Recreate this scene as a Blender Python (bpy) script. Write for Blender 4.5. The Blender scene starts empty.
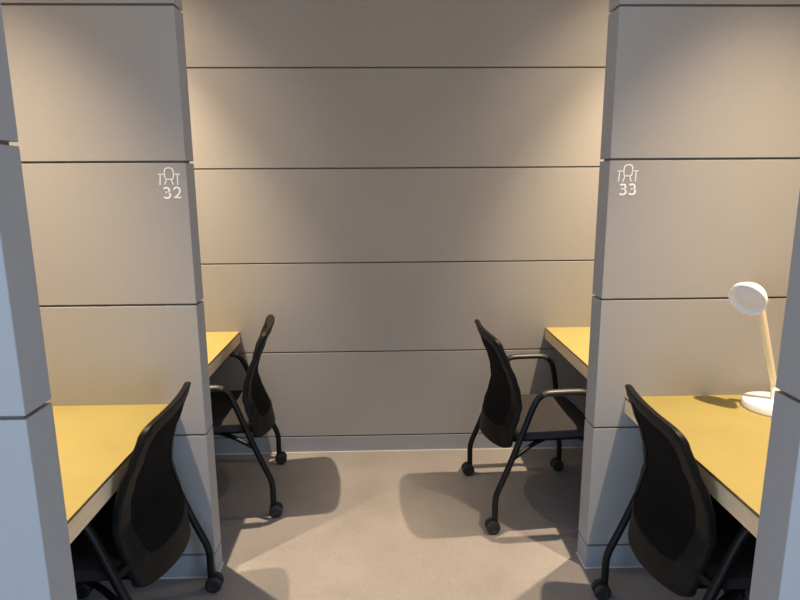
import bpy, bmesh, math
from mathutils import Vector, Matrix

scene = bpy.context.scene
COL = scene.collection
PI = math.pi

# ------------------------------------------------------------------ materials
def nt(name):
    m = bpy.data.materials.new(name); m.use_nodes = True
    n = m.node_tree; b = n.nodes['Principled BSDF']
    return m, n, b

def ramp(n, fac, stops):
    r = n.nodes.new('ShaderNodeValToRGB')
    els = r.color_ramp.elements
    while len(els) < len(stops): els.new(0.5)
    for e, (p, c) in zip(els, stops):
        e.position = p; e.color = (*c, 1)
    n.links.new(fac, r.inputs[0]); return r

def noise(n, scale, detail=4, rough=.55, stretch=(1, 1, 1)):
    tc = n.nodes.new('ShaderNodeTexCoord'); mp = n.nodes.new('ShaderNodeMapping')
    mp.inputs['Scale'].default_value = stretch
    n.links.new(tc.outputs['Object'], mp.inputs[0])
    t = n.nodes.new('ShaderNodeTexNoise')
    t.inputs['Scale'].default_value = scale; t.inputs['Detail'].default_value = detail
    t.inputs['Roughness'].default_value = rough
    n.links.new(mp.outputs[0], t.inputs['Vector']); return t

def bump(n, b, h, strength, dist=.002):
    bp = n.nodes.new('ShaderNodeBump'); bp.inputs['Strength'].default_value = strength
    bp.inputs['Distance'].default_value = dist
    n.links.new(h, bp.inputs['Height']); n.links.new(bp.outputs[0], b.inputs['Normal'])

def make_mat(name, c, rough=.5, var=.06, scale=40, bumps=.0, stretch=(1, 1, 1), spec=.5, detail=4, metal=0):
    m, n, b = nt(name)
    t = noise(n, scale, detail, stretch=stretch)
    lo = tuple(x * (1 - var) for x in c); hi = tuple(min(1, x * (1 + var)) for x in c)
    r = ramp(n, t.outputs[0], [(.3, lo), (.7, hi)])
    n.links.new(r.outputs[0], b.inputs['Base Color'])
    b.inputs['Roughness'].default_value = rough
    b.inputs['Specular IOR Level'].default_value = spec
    b.inputs['Metallic'].default_value = metal
    if bumps: bump(n, b, t.outputs[0], bumps)
    return m

M = {}
M['panel'] = make_mat('grey_laminate', (.345, .332, .322), .55, .025, 190, .08, (.25, 1, 1.6), .3)
M['plinth'] = make_mat('grey_plinth_laminate', (.30, .315, .345), .55, .03, 190, .1, (.25, 1, 1.6), .3)
M['core'] = make_mat('groove_core', (.12, .115, .11), .7, .04, 60)
M['ceil'] = make_mat('ceiling_paint', (.75, .75, .75), .9, .02, 60)
M['bead'] = make_mat('sealant', (.62, .61, .58), .6, .03, 60)
M['white'] = make_mat('white_lacquer', (.88, .88, .9), .35, .01, 30)
M['cream'] = make_mat('cream_lacquer', (.84, .74, .54), .4, .01, 30)
M['diff'] = make_mat('milky_diffuser', (.76, .75, .78), .45, .01, 30)
M['sign'] = make_mat('white_print', (.95, .95, .95), .6, .01, 80)
M['edge'] = make_mat('pale_plywood_edge', (.85, .645, .40), .55, .1, 30, .1, (1, .15, 6))
M['line'] = make_mat('dark_edge_line', (.17, .105, .05), .5, .1, 60)
M['plastic'] = make_mat('black_plastic', (.0065, .0063, .006), .5, .08, 220, .05, spec=.18)
M['tube'] = make_mat('black_powder_coat', (.007, .007, .007), .45, .08, 300, .05, spec=.22)
M['armpad'] = make_mat('charcoal_arm_plastic', (.03, .029, .028), .42, .06, 260, .05)
M['fabric'] = make_mat('charcoal_fabric', (.036, .034, .036), .9, .22, 420, .5, spec=.15)
M['rubber'] = make_mat('black_rubber', (.011, .011, .011), .55, .08, 200)

# mesh cloth: fine weave
m, n, b = nt('black_mesh_cloth')
tc = n.nodes.new('ShaderNodeTexCoord')
w = n.nodes.new('ShaderNodeTexWave'); w.inputs['Scale'].default_value = 90; w.bands_direction = 'Y'
w2 = n.nodes.new('ShaderNodeTexWave'); w2.inputs['Scale'].default_value = 90; w2.bands_direction = 'Z'
mx = n.nodes.new('ShaderNodeMath'); mx.operation = 'MULTIPLY'
for q in (w, w2): n.links.new(tc.outputs['Object'], q.inputs[0])
n.links.new(w.outputs[1], mx.inputs[0]); n.links.new(w2.outputs[1], mx.inputs[1])
r = ramp(n, mx.outputs[0], [(0, (.004, .004, .0045)), (1, (.009, .009, .0095))])
n.links.new(r.outputs[0], b.inputs['Base Color']); b.inputs['Roughness'].default_value = .8
b.inputs['Specular IOR Level'].default_value = .08
bump(n, b, mx.outputs[0], .3); M['mesh'] = m

# floor: warm grey concrete-look vinyl
m, n, b = nt('concrete_vinyl')
t1 = noise(n, 3.2, 8, .65); t2 = noise(n, 85, 6, .7)
r1 = ramp(n, t1.outputs[0], [(.3, (.22, .206, .204)), (.7, (.272, .255, .253))])
r2 = ramp(n, t2.outputs[0], [(.32, (.80, .80, .80)), (.55, (1, 1, 1)), (.75, (1.0, .99, .97))])
mxc = n.nodes.new('ShaderNodeMix'); mxc.data_type = 'RGBA'; mxc.blend_type = 'MULTIPLY'
mxc.inputs['Factor'].default_value = .8
n.links.new(r1.outputs[0], mxc.inputs['A']); n.links.new(r2.outputs[0], mxc.inputs['B'])
n.links.new(mxc.outputs['Result'], b.inputs['Base Color'])
b.inputs['Roughness'].default_value = .55; b.inputs['Specular IOR Level'].default_value = .35
bump(n, b, t2.outputs[0], .08); M['floor'] = m

# desk top: mottled yellow linoleum
def desk_mat(name, a, c, s):
    m, n, b = nt(name)
    t1 = noise(n, 5, 6, .6); t2 = noise(n, 120, 3)
    r1 = ramp(n, t1.outputs[0], [(.3, s), (.45, a), (.7, c)])
    r2 = ramp(n, t2.outputs[0], [(.3, (.94, .93, .92)), (.7, (1, 1, 1))])
    mxc = n.nodes.new('ShaderNodeMix'); mxc.data_type = 'RGBA'; mxc.blend_type = 'MULTIPLY'
    mxc.inputs['Factor'].default_value = 1
    n.links.new(r1.outputs[0], mxc.inputs['A']); n.links.new(r2.outputs[0], mxc.inputs['B'])
    n.links.new(mxc.outputs['Result'], b.inputs['Base Color'])
    b.inputs['Roughness'].default_value = .5; b.inputs['Specular IOR Level'].default_value = .3
    return m
M['desk'] = desk_mat('yellow_linoleum', (.35, .29, .100), (.372, .308, .109), (.33, .27, .093))

# ------------------------------------------------------------------ helpers
def obj(name, bm, mat, parent=None, smooth=False, bevel=0, seg=2):
    me = bpy.data.meshes.new(name)
    bmesh.ops.recalc_face_normals(bm, faces=bm.faces)
    bm.to_mesh(me); bm.free()
    mats = mat if isinstance(mat, (list, tuple)) else [mat]
    for q in mats: me.materials.append(M[q])
    if smooth:
        for p in me.polygons: p.use_smooth = True
    if smooth: me.set_sharp_from_angle(angle=math.radians(38))
    o = bpy.data.objects.new(name, me); COL.objects.link(o)
    if parent: o.parent = parent
    if bevel:
        md = o.modifiers.new('bevel', 'BEVEL'); md.width = bevel; md.segments = seg
        md.limit_method = 'ANGLE'; md.angle_limit = math.radians(40)
    return o

def tag(o, label, cat, group=None):
    o['label'] = label; o['category'] = cat
    if group: o['group'] = group
    return o

def thing(name, label, cat, loc=(0, 0, 0), rz=0, group=None):
    o = bpy.data.objects.new(name, None); COL.objects.link(o)
    o.empty_display_size = .1
    o.location = loc; o.rotation_euler = (0, 0, rz)
    return tag(o, label, cat, group)

def box(bm, x0, x1, y0, y1, z0, z1, mi=0):
    vs = [bm.verts.new((x, y, z)) for x in (x0, x1) for y in (y0, y1) for z in (z0, z1)]
    for f in ((0, 1, 3, 2), (4, 6, 7, 5), (0, 4, 5, 1), (2, 3, 7, 6), (0, 2, 6, 4), (1, 5, 7, 3)):
        fc = bm.faces.new([vs[i] for i in f]); fc.material_index = mi
    return bm

def catmull(pts, n=8):
    P = [Vector(p) for p in pts]
    P = [P[0] * 2 - P[1]] + P + [P[-1] * 2 - P[-2]]
    out = []
    for i in range(1, len(P) - 2):
        a, b_, c, d = P[i - 1:i + 3]
        for k in range(n):
            t = k / n
            out.append(.5 * ((2 * b_) + (c - a) * t + (2 * a - 5 * b_ + 4 * c - d) * t * t + (3 * b_ - a - 3 * c + d) * t ** 3))
    out.append(P[-2]); return out

def tube(bm, path, rad, seg=12, ry=None, ref=Vector((0, 1, 0))):
    """sweep an ellipse; ry = radius along ref axis"""
    rings = []
    n = len(path)
    for i, p in enumerate(path):
        p = Vector(p)
        tn = (Vector(path[min(i + 1, n - 1)]) - Vector(path[max(i - 1, 0)])).normalized()
        b_ = ref - tn * ref.dot(tn)
        if b_.length < 1e-4: b_ = Vector((1, 0, 0)) - tn * tn.x
        b_.normalize(); c = tn.cross(b_)
        r_ = rad[i] if isinstance(rad, (list, tuple)) else rad
        r2 = ry if ry else r_
        rings.append([bm.verts.new(p + b_ * r2 * math.cos(2 * PI * k / seg) + c * r_ * math.sin(2 * PI * k / seg)) for k in range(seg)])
    for a, b_ in zip(rings, rings[1:]):
        for k in range(seg):
            bm.faces.new((a[k], a[(k + 1) % seg], b_[(k + 1) % seg], b_[k]))
    bm.faces.new(rings[0][::-1]); bm.faces.new(rings[-1])
    return bm

def lathe(bm, prof, axis_o=Vector((0, 0, 0)), axis=Vector((0, 0, 1)), seg=40):
    """prof: (radius, height) list, closed ends at r=0"""
    axis = axis.normalized()
    u = axis.orthogonal().normalized(); v = axis.cross(u)
    rings = []
    for r_, h in prof:
        if r_ < 1e-6: rings.append([bm.verts.new(axis_o + axis * h)])
        else: rings.append([bm.verts.new(axis_o + axis * h + (u * math.cos(2 * PI * k / seg) + v * math.sin(2 * PI * k / seg)) * r_) for k in range(seg)])
    for a, b_ in zip(rings, rings[1:]):
        for k in range(seg):
            k2 = (k + 1) % seg
            q = [a[k % len(a)], a[k2 % len(a)], b_[k2 % len(b_)], b_[k % len(b_)]]
            q2 = []
            for x in q:
                if x not in q2: q2.append(x)
            if len(q2) > 2: bm.faces.new(q2)
    return bm

# ------------------------------------------------------------------ the setting
H_CEIL = 3.1
D, MN, MF_, NN, NF = 3.188, 2.101, 2.190, 1.058, 1.1475
XL, XR = -1.52, 1.62            # outer faces of the booths
GAP, REC = .0075, .011
LEVELS = [.1, .6, 1.1, 1.6, 2.1, 2.6, H_CEIL]

def structure(name, bm, mat, **k):
    o = obj(name, bm, mat, **k); o['kind'] = 'structure'; return o

structure('floor', box(bmesh.new(), -5, 5, -3.6, D + .25, -.1, 0), 'floor')
structure('ceiling', box(bmesh.new(), -5, 5, -3.6, D + .25, H_CEIL, H_CEIL + .1), 'ceil')

def panelled(bm, x0, x1, y0, y1, rx0, rx1, ry0, ry1, zlo=.1):
    """core plus cladding panels with open joints; r* = recess of the core on that side"""
    box(bm, x0 + rx0, x1 - rx1, y0 + ry0, y1 - ry1, 0, H_CEIL, 1)
    for a, b_ in zip(LEVELS, LEVELS[1:]):
        box(bm, x0, x1, y0, y1, a + (GAP / 2), b_ - (GAP / 2 if b_ < H_CEIL else 0), 0)
    return bm

structure('wall_back', panelled(bmesh.new(), XL, XR, D, D + .12, 0, 0, REC, 0), ['panel', 'core'], bevel=.0012, seg=1)
structure('baseboard_back', box(bmesh.new(), XL, XR, D, D + .12, 0, .1 - GAP / 2), 'plinth', bevel=.0012, seg=1)
structure('trim_1', box(bmesh.new(), XL, XR, D - .005, D, 0, .005), 'bead')
structure('wall_left', box(bmesh.new(), XL - .1, XL, NN, D + .12, 0, H_CEIL), 'panel')
structure('wall_right', box(bmesh.new(), XR, XR + .1, NN, D + .12, 0, H_CEIL), 'panel')

def partition(label, x0, x1, y0, y1, free):
    o = obj('partition', panelled(bmesh.new(), x0, x1, y0, y1, 0 if free == 'R' else REC, REC if free == 'R' else 0, REC, REC), ['panel', 'core'], bevel=.0012, seg=1)
    tag(o, label, 'partition', 'booth partitions')
    obj('plinth', box(bmesh.new(), x0, x1, y0, y1, 0, .1 - GAP / 2), 'plinth', o, bevel=.0012, seg=1)
    bd = bmesh.new()
    box(bd, x0, x1, y0 - .004, y0, 0, .004)
    if free == 'R': box(bd, x1, x1 + .004, y0 - .004, y1, 0, .004)
    else: box(bd, x0 - .004, x0, y0 - .004, y1, 0, .004)
    obj('sealant_bead', bd, 'bead', o)
    return o

p32 = partition('grey panelled partition printed with white number 32 at its corner', XL, -.674, MN, MF_, 'R')
p33 = partition('grey panelled partition printed with white number 33 at its corner', .796, XR, MN, MF_ + .012, 'L')
partition('bluish grey partition end nearest the camera at the left edge of the photo', XL, -.670, NN, NF, 'R')
partition('bluish grey partition end nearest the camera at the right edge, hiding half the lamp base', .810, XR, NN, NF, 'L')

# ------------------------------------------------------------------ printed signs
def ribbon(bm, pts, w, y):
    """flat raised stroke of width w in the XZ plane, front at y - .0012"""
    P = [Vector((a, b_)) for a, b_ in pts]
    L = []; R = []
    for i, p in enumerate(P):
        if i == 0: d0 = d1 = (P[1] - P[0]).normalized()
        elif i == len(P) - 1: d0 = d1 = (P[-1] - P[-2]).normalized()
        else: d0 = (p - P[i - 1]).normalized(); d1 = (P[i + 1] - p).normalized()
        t_ = (d0 + d1)
        t_ = t_.normalized() if t_.length > 1e-5 else d0
        nn = Vector((-t_.y, t_.x)); k = 1 / max(.5, nn.dot(Vector((-d0.y, d0.x))))
        L.append(p + nn * w / 2 * k); R.append(p - nn * w / 2 * k)
    def ring(yy):
        return [bm.verts.new((q.x, yy, q.y)) for q in L], [bm.verts.new((q.x, yy, q.y)) for q in R]
    fl, fr = ring(y - .0012); bl, br = ring(y + .0003)
    for i in range(len(P) - 1):
        bm.faces.new((fl[i], fl[i + 1], fr[i + 1], fr[i]))
        bm.faces.new((fl[i], bl[i], bl[i + 1], fl[i + 1]))
        bm.faces.new((fr[i], fr[i + 1], br[i + 1], br[i]))
    bm.faces.new((fl[0], fr[0], br[0], bl[0])); bm.faces.new((fl[-1], bl[-1], br[-1], fr[-1]))

def arc(cx, cz, rx, rz, a0, a1, n=14):
    return [(cx + rx * math.cos(math.radians(a0 + (a1 - a0) * i / n)), cz + rz * math.sin(math.radians(a0 + (a1 - a0) * i / n))) for i in range(n + 1)]

def icon(bm, cx, cz, y):
    u = .000445; w = .0034
    def q(l): return [(cx + a * u, cz - b_ * u * .93) for a, b_ in l]
    # chair back (rounded shell)
    sh = [(-32, 10), (-34, -20), (-33, -46), (-27, -60), (-15, -68), (2, -69), (18, -68), (29, -60), (34, -46), (35, -20), (31, 10), (27, 20), (18, 23), (-18, 23), (-28, 20), (-32, 10)]
    ribbon(bm, q(sh), w, y)
    for l in ([(-83, -18), (-33, -18)], [(-66, -17), (-74, 70)], [(-22, 24), (-38, 68)], [(15, 24), (27, 68)], [(33, -18), (84, -18)], [(64, -17), (62, 70)]):
        ribbon(bm, q(l), w, y)

def digit(bm, ch, x, z, h, y):
    w = .0056; W = .024
    if ch == '3':
        r1 = h * .235; r2 = h * .265
        ribbon(bm, [(x + .001, z + h - .0042)] + arc(x + W * .46, z + h - r1 - .001, W * .40, r1, 105, -80), w, y)
        ribbon(bm, [(x + W * .28, z + h * .528), (x + W * .58, z + h * .528)], w, y)
        ribbon(bm, arc(x + W * .44, z + r2 - .0002, W * .50, r2, 72, -110) + [(x + .0002, z + .0028)], w, y)
    if ch == '2':
        r1 = h * .29
        ribbon(bm, [(x, z + h - .007), (x + .004, z + h - .0035)] + arc(x + W * .46, z + h - r1, W * .46, r1, 105, -20) + [(x + W * .75, z + h * .4), (x + W * .42, z + h * .2), (x + .003, z + .0015), (x + W * 1.04, z + .0015)], w, y)

def sign(part, text, icx, icz, dxs, dz):
    bm = bmesh.new(); icon(bm, icx, icz, MN); s = obj('desk_symbol', bm, 'sign', part)
    s['label'] = 'white line drawing of a chair at a desk'
    bm = bmesh.new()
    for ch, x in zip(text, dxs): digit(bm, ch, x, dz, .036, MN)
    s = obj('number_print', bm, 'sign', part); s['label'] = 'white printed number ' + text
sign(p33, '33', .862, 1.5525, (.8355, .8685), 1.479)
sign(p32, '32', -.734, 1.551, (-.757, -.7225), 1.478)

# ------------------------------------------------------------------ desks
ZD, TH = .725, .064
def desk(label, x0, x1, y0, y1, front):
    """front: 'R' edge faces +x, 'L' edge faces -x"""
    e = .0003
    d_ = thing('desk', label, 'desk', ((x0 + x1) / 2, (y0 + y1) / 2, 0), 0, 'booth desks')
    hx = (x1 - x0) / 2 - e; hy = (y1 - y0) / 2 - e
    s = 1 if front == 'R' else -1
    bm = bmesh.new()
    # slab with a rebate along the free edge (profile swept along y)
    pr = [(-hx, ZD), (hx, ZD), (hx, ZD - .0035), (hx - .02, ZD - .0035), (hx - .02, ZD - .022), (-hx, ZD - .022)]
    A = [bm.verts.new((s * q, -hy, z)) for q, z in pr]; B = [bm.verts.new((s * q, hy, z)) for q, z in pr]
    for k in range(6): bm.faces.new((A[k], A[(k + 1) % 6], B[(k + 1) % 6], B[k]))
    bm.faces.new(A); bm.faces.new(B[::-1])
    obj('desktop', bm, 'desk', d_, bevel=.0008, seg=1)
    bm = bmesh.new(); a, b_ = sorted((s * (hx - .02), s * hx)); box(bm, a, b_, -hy, hy, ZD - .0095, ZD - .0035)
    o = obj('edge_strip', bm, 'line', d_); o['label'] = 'dark thin edge line'
    bm = bmesh.new(); box(bm, a, b_, -hy, hy, ZD - TH, ZD - .0095)
    o = obj('front_edge', bm, 'edge', d_, bevel=.001, seg=1); o['label'] = 'pale wooden front edge'
    bm = bmesh.new(); a, b_ = sorted((-s * hx, s * (hx - .021)))
    obj('support_rail', box(bm, a, b_, -hy, -hy + .03, ZD - TH, ZD - .022), 'edge', d_)
    obj('support_rail', box(bmesh.new(), a, b_, hy - .03, hy, ZD - TH, ZD - .022), 'edge', d_)
    return d_
desk('yellow desk top in the booth beside partition 32, with the near left chair in front', XL, -.775, NF, MN, 'R')
desk('yellow desk behind partition 32, reaching the back wall, mostly hidden', XL, -.797, MF_, D, 'R')
desk('yellow desk top carrying the white lamp in the booth before partition 33', .909, XR, NF, MN, 'L')
desk('yellow desk behind partition 33, reaching the back wall', .899, XR, MF_ + .012, D, 'L')

# ------------------------------------------------------------------ chair
def lerp_prof(tab, z):
    if z <= tab[0][0]: return tab[0][1]
    for (z0, x0), (z1, x1) in zip(tab, tab[1:]):
        if z <= z1:
            t = (z - z0) / (z1 - z0); t = t * t * (3 - 2 * t) * .5 + t * .5
            return x0 + (x1 - x0) * t
    return tab[-1][1]
BACK = [(.28, -.230), (.34, -.249), (.40, -.249), (.46, -.232), (.52, -.206), (.57, -.186), (.63, -.183), (.69, -.200), (.76, -.229), (.83, -.256), (.875, -.271)]

def back_outline(inset_side=0, inset_top=0, inset_bot=0, n=26):
    """closed outline (y,z) sampled the same way for every inset"""
    # half widths by height, then rounded corners come from control points
    ctrl = [(0, .356), (.09, .356), (.157, .357), (.195, .364), (.216, .383), (.226, .420), (.231, .470), (.235, .530), (.235, .61), (.229, .70), (.221, .78), (.216, .825), (.205, .852), (.178, .866), (.12, .871), (0, .873)]
    zc = .6; out = []
    pts = catmull([(y, z, 0) for y, z in ctrl], 5)
    for p in pts:
        y, z = p.x, p.y
        y = y * (1 - inset_side / .235)
        if z > zc: z = zc + (z - zc) * (1 - inset_top / (.873 - zc))
        else: z = zc - (zc - z) * (1 - inset_bot / (zc - .356))
        out.append((max(y, 0), z))
    full = out + [(-y, z) for y, z in out[::-1][1:-1]]
    return full

def back_pt(y, z, off=0):
    c = 1.5 - 1.0 * min(1, max(0, (z - .38) / .24))
    return Vector((lerp_prof(BACK, z) + c * y * y + off, y, z))

def make_chair():
    root = thing('office_chair', 'chair', 'chair', (0, 0, 0), 0, 'black mesh-back chairs in the booths')
    # seat cushion
    bm = bmesh.new()
    NX, NY = 18, 16
    def seat_pt(i, j, top):
        s = i / NX; t = -1 + 2 * j / NY
        hw = .235 - .012 * s
        y = t * hw; bow = .10 * max(0, abs(t) - .8) ** 2 * max(0, (s - .6) / .4)
        x = (-.205 + 1.35 * y * y) * (1 - s) + .265 * s - bow
        drop = .035 * max(0, (s - .72) / .28) ** 2
        edge = max(0, (abs(t) - .82) / .18) ** 2 * .012 + max(0, (.08 - s) / .08) ** 2 * .012 + max(0, (s - .94) / .06) ** 2 * .008
        dish = -.008 * (1 - t * t) * math.sin(PI * s)
        if top: return Vector((x, y, .462 - drop - edge + dish))
        return Vector((x, y, .405 - drop * .4 + edge))
    g = {}
    for top in (0, 1):
        for i in range(NX + 1):
            for j in range(NY + 1): g[top, i, j] = bm.verts.new(seat_pt(i, j, top))
    for top in (0, 1):
        for i in range(NX):
            for j in range(NY): bm.faces.new((g[top, i, j], g[top, i + 1, j], g[top, i + 1, j + 1], g[top, i, j + 1]))
    for i in range(NX):
        for j in (0, NY): bm.faces.new((g[0, i, j], g[0, i + 1, j], g[1, i + 1, j], g[1, i, j]))
    for j in range(NY):
        for i in (0, NX): bm.faces.new((g[0, i, j], g[0, i, j + 1], g[1, i, j + 1], g[1, i, j]))
    obj('seat', bm, 'fabric', root, smooth=True)
    # plastic seat pan
    bm = bmesh.new(); box(bm, -.16, .22, -.2, .2, .388, .412)
    obj('seat_pan', bm, 'plastic', root, bevel=.01)
    # backrest frame ring
    bm = bmesh.new()
    outer = back_outline(); mid = back_outline(.005, .005, .005); inn = back_outline(.054, .046, .088); im = back_outline(.051, .043, .085)
    n_ = len(outer)
    loops = []
    for pts, off in ((outer, .009), (outer, .024), (mid, .029), (im, .027), (inn, .024), (inn, .009), (im, .006), (mid, .004)):
        loops.append([bm.verts.new(back_pt(y, z, off)) for y, z in pts])
    for a, b_ in zip(loops, loops[1:] + loops[:1]):
        for k in range(n_):
            bm.faces.new((a[k], a[(k + 1) % n_], b_[(k + 1) % n_], b_[k]))
    fr = obj('backrest', bm, 'plastic', root, smooth=True)
    # mesh panel inside the frame
    bm = bmesh.new()
    RN = 6; base = back_outline(.050, .042, .084)
    cz = .6
    for off in (.012, .019):
        rings = []
        c = bm.verts.new(back_pt(0, cz, off))
        for r_ in range(1, RN + 1):
            rings.append([bm.verts.new(back_pt(y * r_ / RN, cz + (z - cz) * r_ / RN, off)) for y, z in base])
        for k in range(n_): bm.faces.new((c, rings[0][k], rings[0][(k + 1) % n_]))
        for a, b_ in zip(rings, rings[1:]):
            for k in range(n_): bm.faces.new((a[k], a[(k + 1) % n_], b_[(k + 1) % n_], b_[k]))
    o = obj('mesh_panel', bm, 'mesh', fr, smooth=True); o['label'] = 'black mesh panel'
    # legs and arms: one bent tube per side split where leg becomes arm
    for s in (1, -1):
        Y = .268 * s
        rear = [(-.238, Y, .058), (-.238, Y, .10), (-.238, Y, .15), (-.230, Y, .19), (-.21, Y, .24), (-.178, Y, .32), (-.123, Y, .47), (-.085, Y, .575), (-.062, Y, .618), (-.034, Y, .637), (-.012, Y, .640)]
        rp = catmull(rear, 5); bm = bmesh.new(); tube(bm, rp, .0135, 14); obj('leg', bm, 'tube', root, smooth=True)
        front = [(.248, Y, .058), (.247, Y, .12), (.236, Y, .25), (.215, Y, .44), (.202, Y, .53), (.188, Y, .592), (.168, Y, .622), (.138, Y, .638), (.112, Y, .640)]
        fp = catmull(front, 5); bm = bmesh.new(); tube(bm, fp, .0135, 14); obj('leg', bm, 'tube', root, smooth=True)
        bm = bmesh.new()
        ap = catmull([(-.045, Y, .634), (-.02, Y, .6405), (.03, Y, .642), (.09, Y, .642), (.13, Y, .640), (.155, Y, .632)], 5)
        nn = len(ap)
        tube(bm, ap, [.0135 if 2 < i < nn - 3 else .0128 for i in range(nn)], 16, ry=.0185)
        obj('armrest', bm, 'armpad', root, smooth=True)
        # bracket from rear leg to seat
        bm = bmesh.new(); tube(bm, catmull([(-.168, Y, .345), (-.13, Y * .97, .366), (-.06, Y * .80, .385), (.0, Y * .70, .396)], 5), .010, 10)
        obj('seat_bracket', bm, 'tube', root, smooth=True)
        bm = bmesh.new(); tube(bm, catmull([(.219, Y, .40), (.19, Y * .9, .398), (.15, Y * .7, .398)], 5), .010, 10)
        obj('seat_bracket', bm, 'tube', root, smooth=True)
        bm = bmesh.new(); tube(bm, [(-.130, Y, .452), (-.142, Y * .94, .452), (-.152, Y * .84, .454)], .011, 10)
        obj('back_bracket', bm, 'plastic', root, smooth=True)
        for x, sw in ((-.238, -1), (.248, -1)):
            # caster: hood + two wheels, trailing a little behind the leg
            cx = x + sw * .010
            bm = bmesh.new()
            lathe(bm, [(0, -.006), (.029, -.006), (.0305, -.004), (.0305, .004), (.029, .006), (0, .006)], Vector((cx, Y, .032)), Vector((0, 1, 0)), 28)
            tube(bm, [(x, Y, .075), (x, Y, .035)], .0115, 12)
            c = obj('caster', bm, 'plastic', root, smooth=True)
            for q in (1, -1):
                bm = bmesh.new()
                lathe(bm, [(0, -.009), (.018, -.009), (.027, -.0085), (.0305, -.006), (.0315, 0), (.0305, .006), (.027, .0085), (.018, .0085), (.016, .006), (0, .006)], Vector((cx, Y + q * .016, .0315)), Vector((0, q, 0)), 28)
                obj('wheel', bm, 'rubber', c, smooth=True)
    return root

def copy_tree(o, parent=None):
    c = o.copy(); COL.objects.link(c)
    if parent: c.parent = parent
    for ch in list(o.children): copy_tree(ch, c)
    return c

chair = make_chair()
bpy.context.view_layer.update()
SPOTS = [
    ('black mesh-back chair pushed in at the back right desk, seat and both armrests in view', .699, 2.645, 3.6),
    ('black mesh-back chair at the back left desk, partly behind partition 32', -.794, 2.77, 187),
    ('black mesh-back chair nearest the white lamp, under the desk before partition 33', 1.030, 1.650, -3.2),
    ('black mesh-back chair under the front left desk, overlapping partition 32', -.900, 1.752, 181.8),
]
for i, (lb, x, y, a) in enumerate(SPOTS):
    c = chair if i == 0 else copy_tree(chair)
    c.location = (x, y, 0); c.rotation_euler = (0, 0, math.radians(a)); c['label'] = lb

# ------------------------------------------------------------------ desk lamp
L0 = Vector((1.390, 1.962, ZD))
lamp = thing('desk_lamp', 'white desk lamp with round ring head and disc base, switched off', 'lamp', L0)
bm = bmesh.new()
lathe(bm, [(0, .0), (.100, .0), (.104, .003), (.104, .020), (.101, .026), (.096, .028), (0, .029)], seg=56)
obj('base', bm, 'white', lamp, smooth=True, bevel=0)
jt = Vector((.004, .012, .066)); hd = Vector((1.294, 1.957, 1.095)) - L0
bm = bmesh.new(); lathe(bm, [(0, .028), (.012, .028), (.012, .060), (0, .060)], Vector((.004, .012, 0)), seg=20)
lathe(bm, [(0, -.014), (.0125, -.013), (.0125, .013), (0, .014)], jt, Vector((.45, 1, 0)), 20)
obj('hinge', bm, 'white', lamp, smooth=True)
bm = bmesh.new()
N_ = 12
tube(bm, [jt.lerp(hd, i / N_) for i in range(N_ + 1)], [.0105 + .0045 * i / N_ for i in range(N_ + 1)], 16)
obj('arm', bm, 'cream', lamp, smooth=True)['label'] = 'cream tapered lamp arm'
hc = Vector((1.240, 1.938, 1.136)) - L0
ax = Vector((-.74, -.51, -.44)).normalized()
bm = bmesh.new()
lathe(bm, [(0, -.030), (.036, -.030), (.044, -.027), (.050, -.018), (.053, -.006), (.060, .000), (.061, .016), (.0585, .018), (.0565, .016), (.052, .004), (.047, .002), (.0, .002)], hc, ax, 48)
hdo = obj('lamp_head', bm, 'white', lamp, smooth=True)
bm = bmesh.new()
lathe(bm, [(0, .002), (.046, .002), (.046, .0045), (.044, .006), (0, .006)], hc, ax, 48)
o = obj('diffuser', bm, 'diff', hdo, smooth=True); o['label'] = 'milky round light diffuser'

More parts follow.
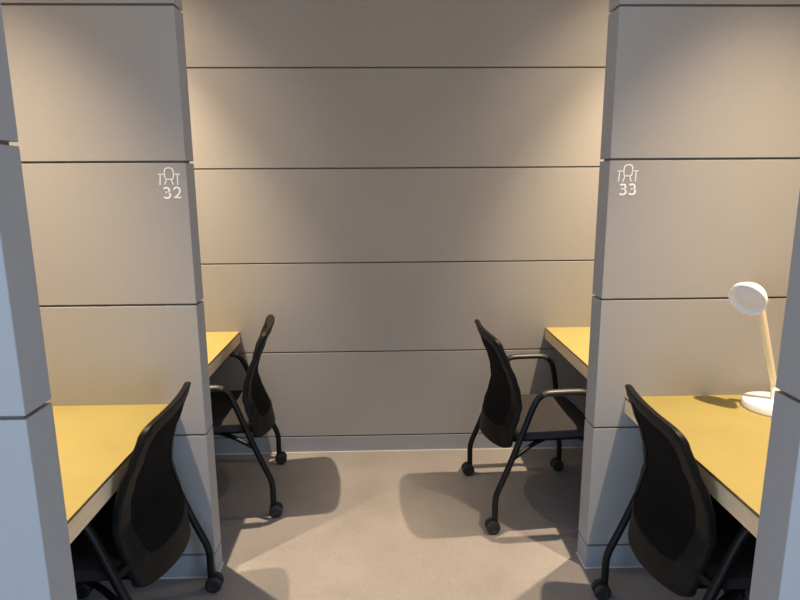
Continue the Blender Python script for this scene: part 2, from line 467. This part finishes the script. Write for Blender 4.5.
# ------------------------------------------------------------------ light
def spot(name, loc, w, col, size, blend=1, rad=.022):
    l = bpy.data.lights.new(name, 'SPOT'); l.energy = w; l.color = col
    l.spot_size = math.radians(size); l.spot_blend = blend; l.shadow_soft_size = rad
    o = bpy.data.objects.new(name, l); o.location = loc; COL.objects.link(o); return o
WARM = (1, .77, .515)
PW = 420
for x, y, k in ((-1.31, 1.51, .90), (1.31, 1.49, .83)):
    spot('booth_downlight', (x, y, 3.0), PW * k, WARM, 71)
for x, y in ((-1.25, 2.69), (1.34, 2.66)):
    spot('booth_downlight', (x, y, 3.0), PW * .93, WARM, 67)
    spot('back_wall_fill', (x, y, 3.0), 85, WARM, 100)  # added weak wide fill, lifts the middle of the back wall; no separate fixture
# daylight entering behind the camera
def daylight(loc, aim, w, sx, sy):
    l = bpy.data.lights.new('daylight', 'AREA'); l.shape = 'RECTANGLE'; l.size = sx; l.size_y = sy
    l.energy = w; l.color = (.50, .71, 1)
    o = bpy.data.objects.new('daylight', l); o.location = loc
    o.rotation_euler = (Vector(aim) - Vector(loc)).to_track_quat('-Z', 'Y').to_euler(); COL.objects.link(o)
daylight((0, -1.9, .95), (0, 1, .75), 20, 2.0, 1.9)
daylight((-2.7, -1.5, 1.3), (-.5, 1.1, 1.0), 49, 1.2, 1.9)
daylight((2.7, -1.5, 1.3), (.5, 1.1, 1.0), 49, 1.2, 1.9)

w = bpy.data.worlds.new('World'); scene.world = w; w.use_nodes = True
bg = w.node_tree.nodes['Background']; bg.inputs[0].default_value = (.97, .95, .95, 1); bg.inputs[1].default_value = .42

# ------------------------------------------------------------------ camera
F, p, yw, ro, HC = 591.58, .19657, .02757, -.00643, 1.5266
fw = Vector((math.sin(yw) * math.cos(p), math.cos(yw) * math.cos(p), -math.sin(p)))
rt = Vector((math.cos(yw), -math.sin(yw), 0)); up = rt.cross(fw)
rt2 = rt * math.cos(ro) + up * math.sin(ro); up2 = up * math.cos(ro) - rt * math.sin(ro)
cam = bpy.data.cameras.new('camera'); cam.sensor_width = 36; cam.sensor_fit = 'HORIZONTAL'; cam.lens = F / 800 * 36
cam.clip_start = .02
co = bpy.data.objects.new('camera', cam); COL.objects.link(co)
mt = Matrix((rt2, up2, -fw)).transposed().to_4x4(); mt.translation = (0, 0, HC)
co.matrix_world = mt
scene.camera = co

vs = scene.view_settings
vs.view_transform = 'Standard'; vs.look = 'None'; vs.gamma = 1; vs.use_curve_mapping = False; vs.exposure = .36
try: scene.cycles.use_denoising = True
except Exception: pass
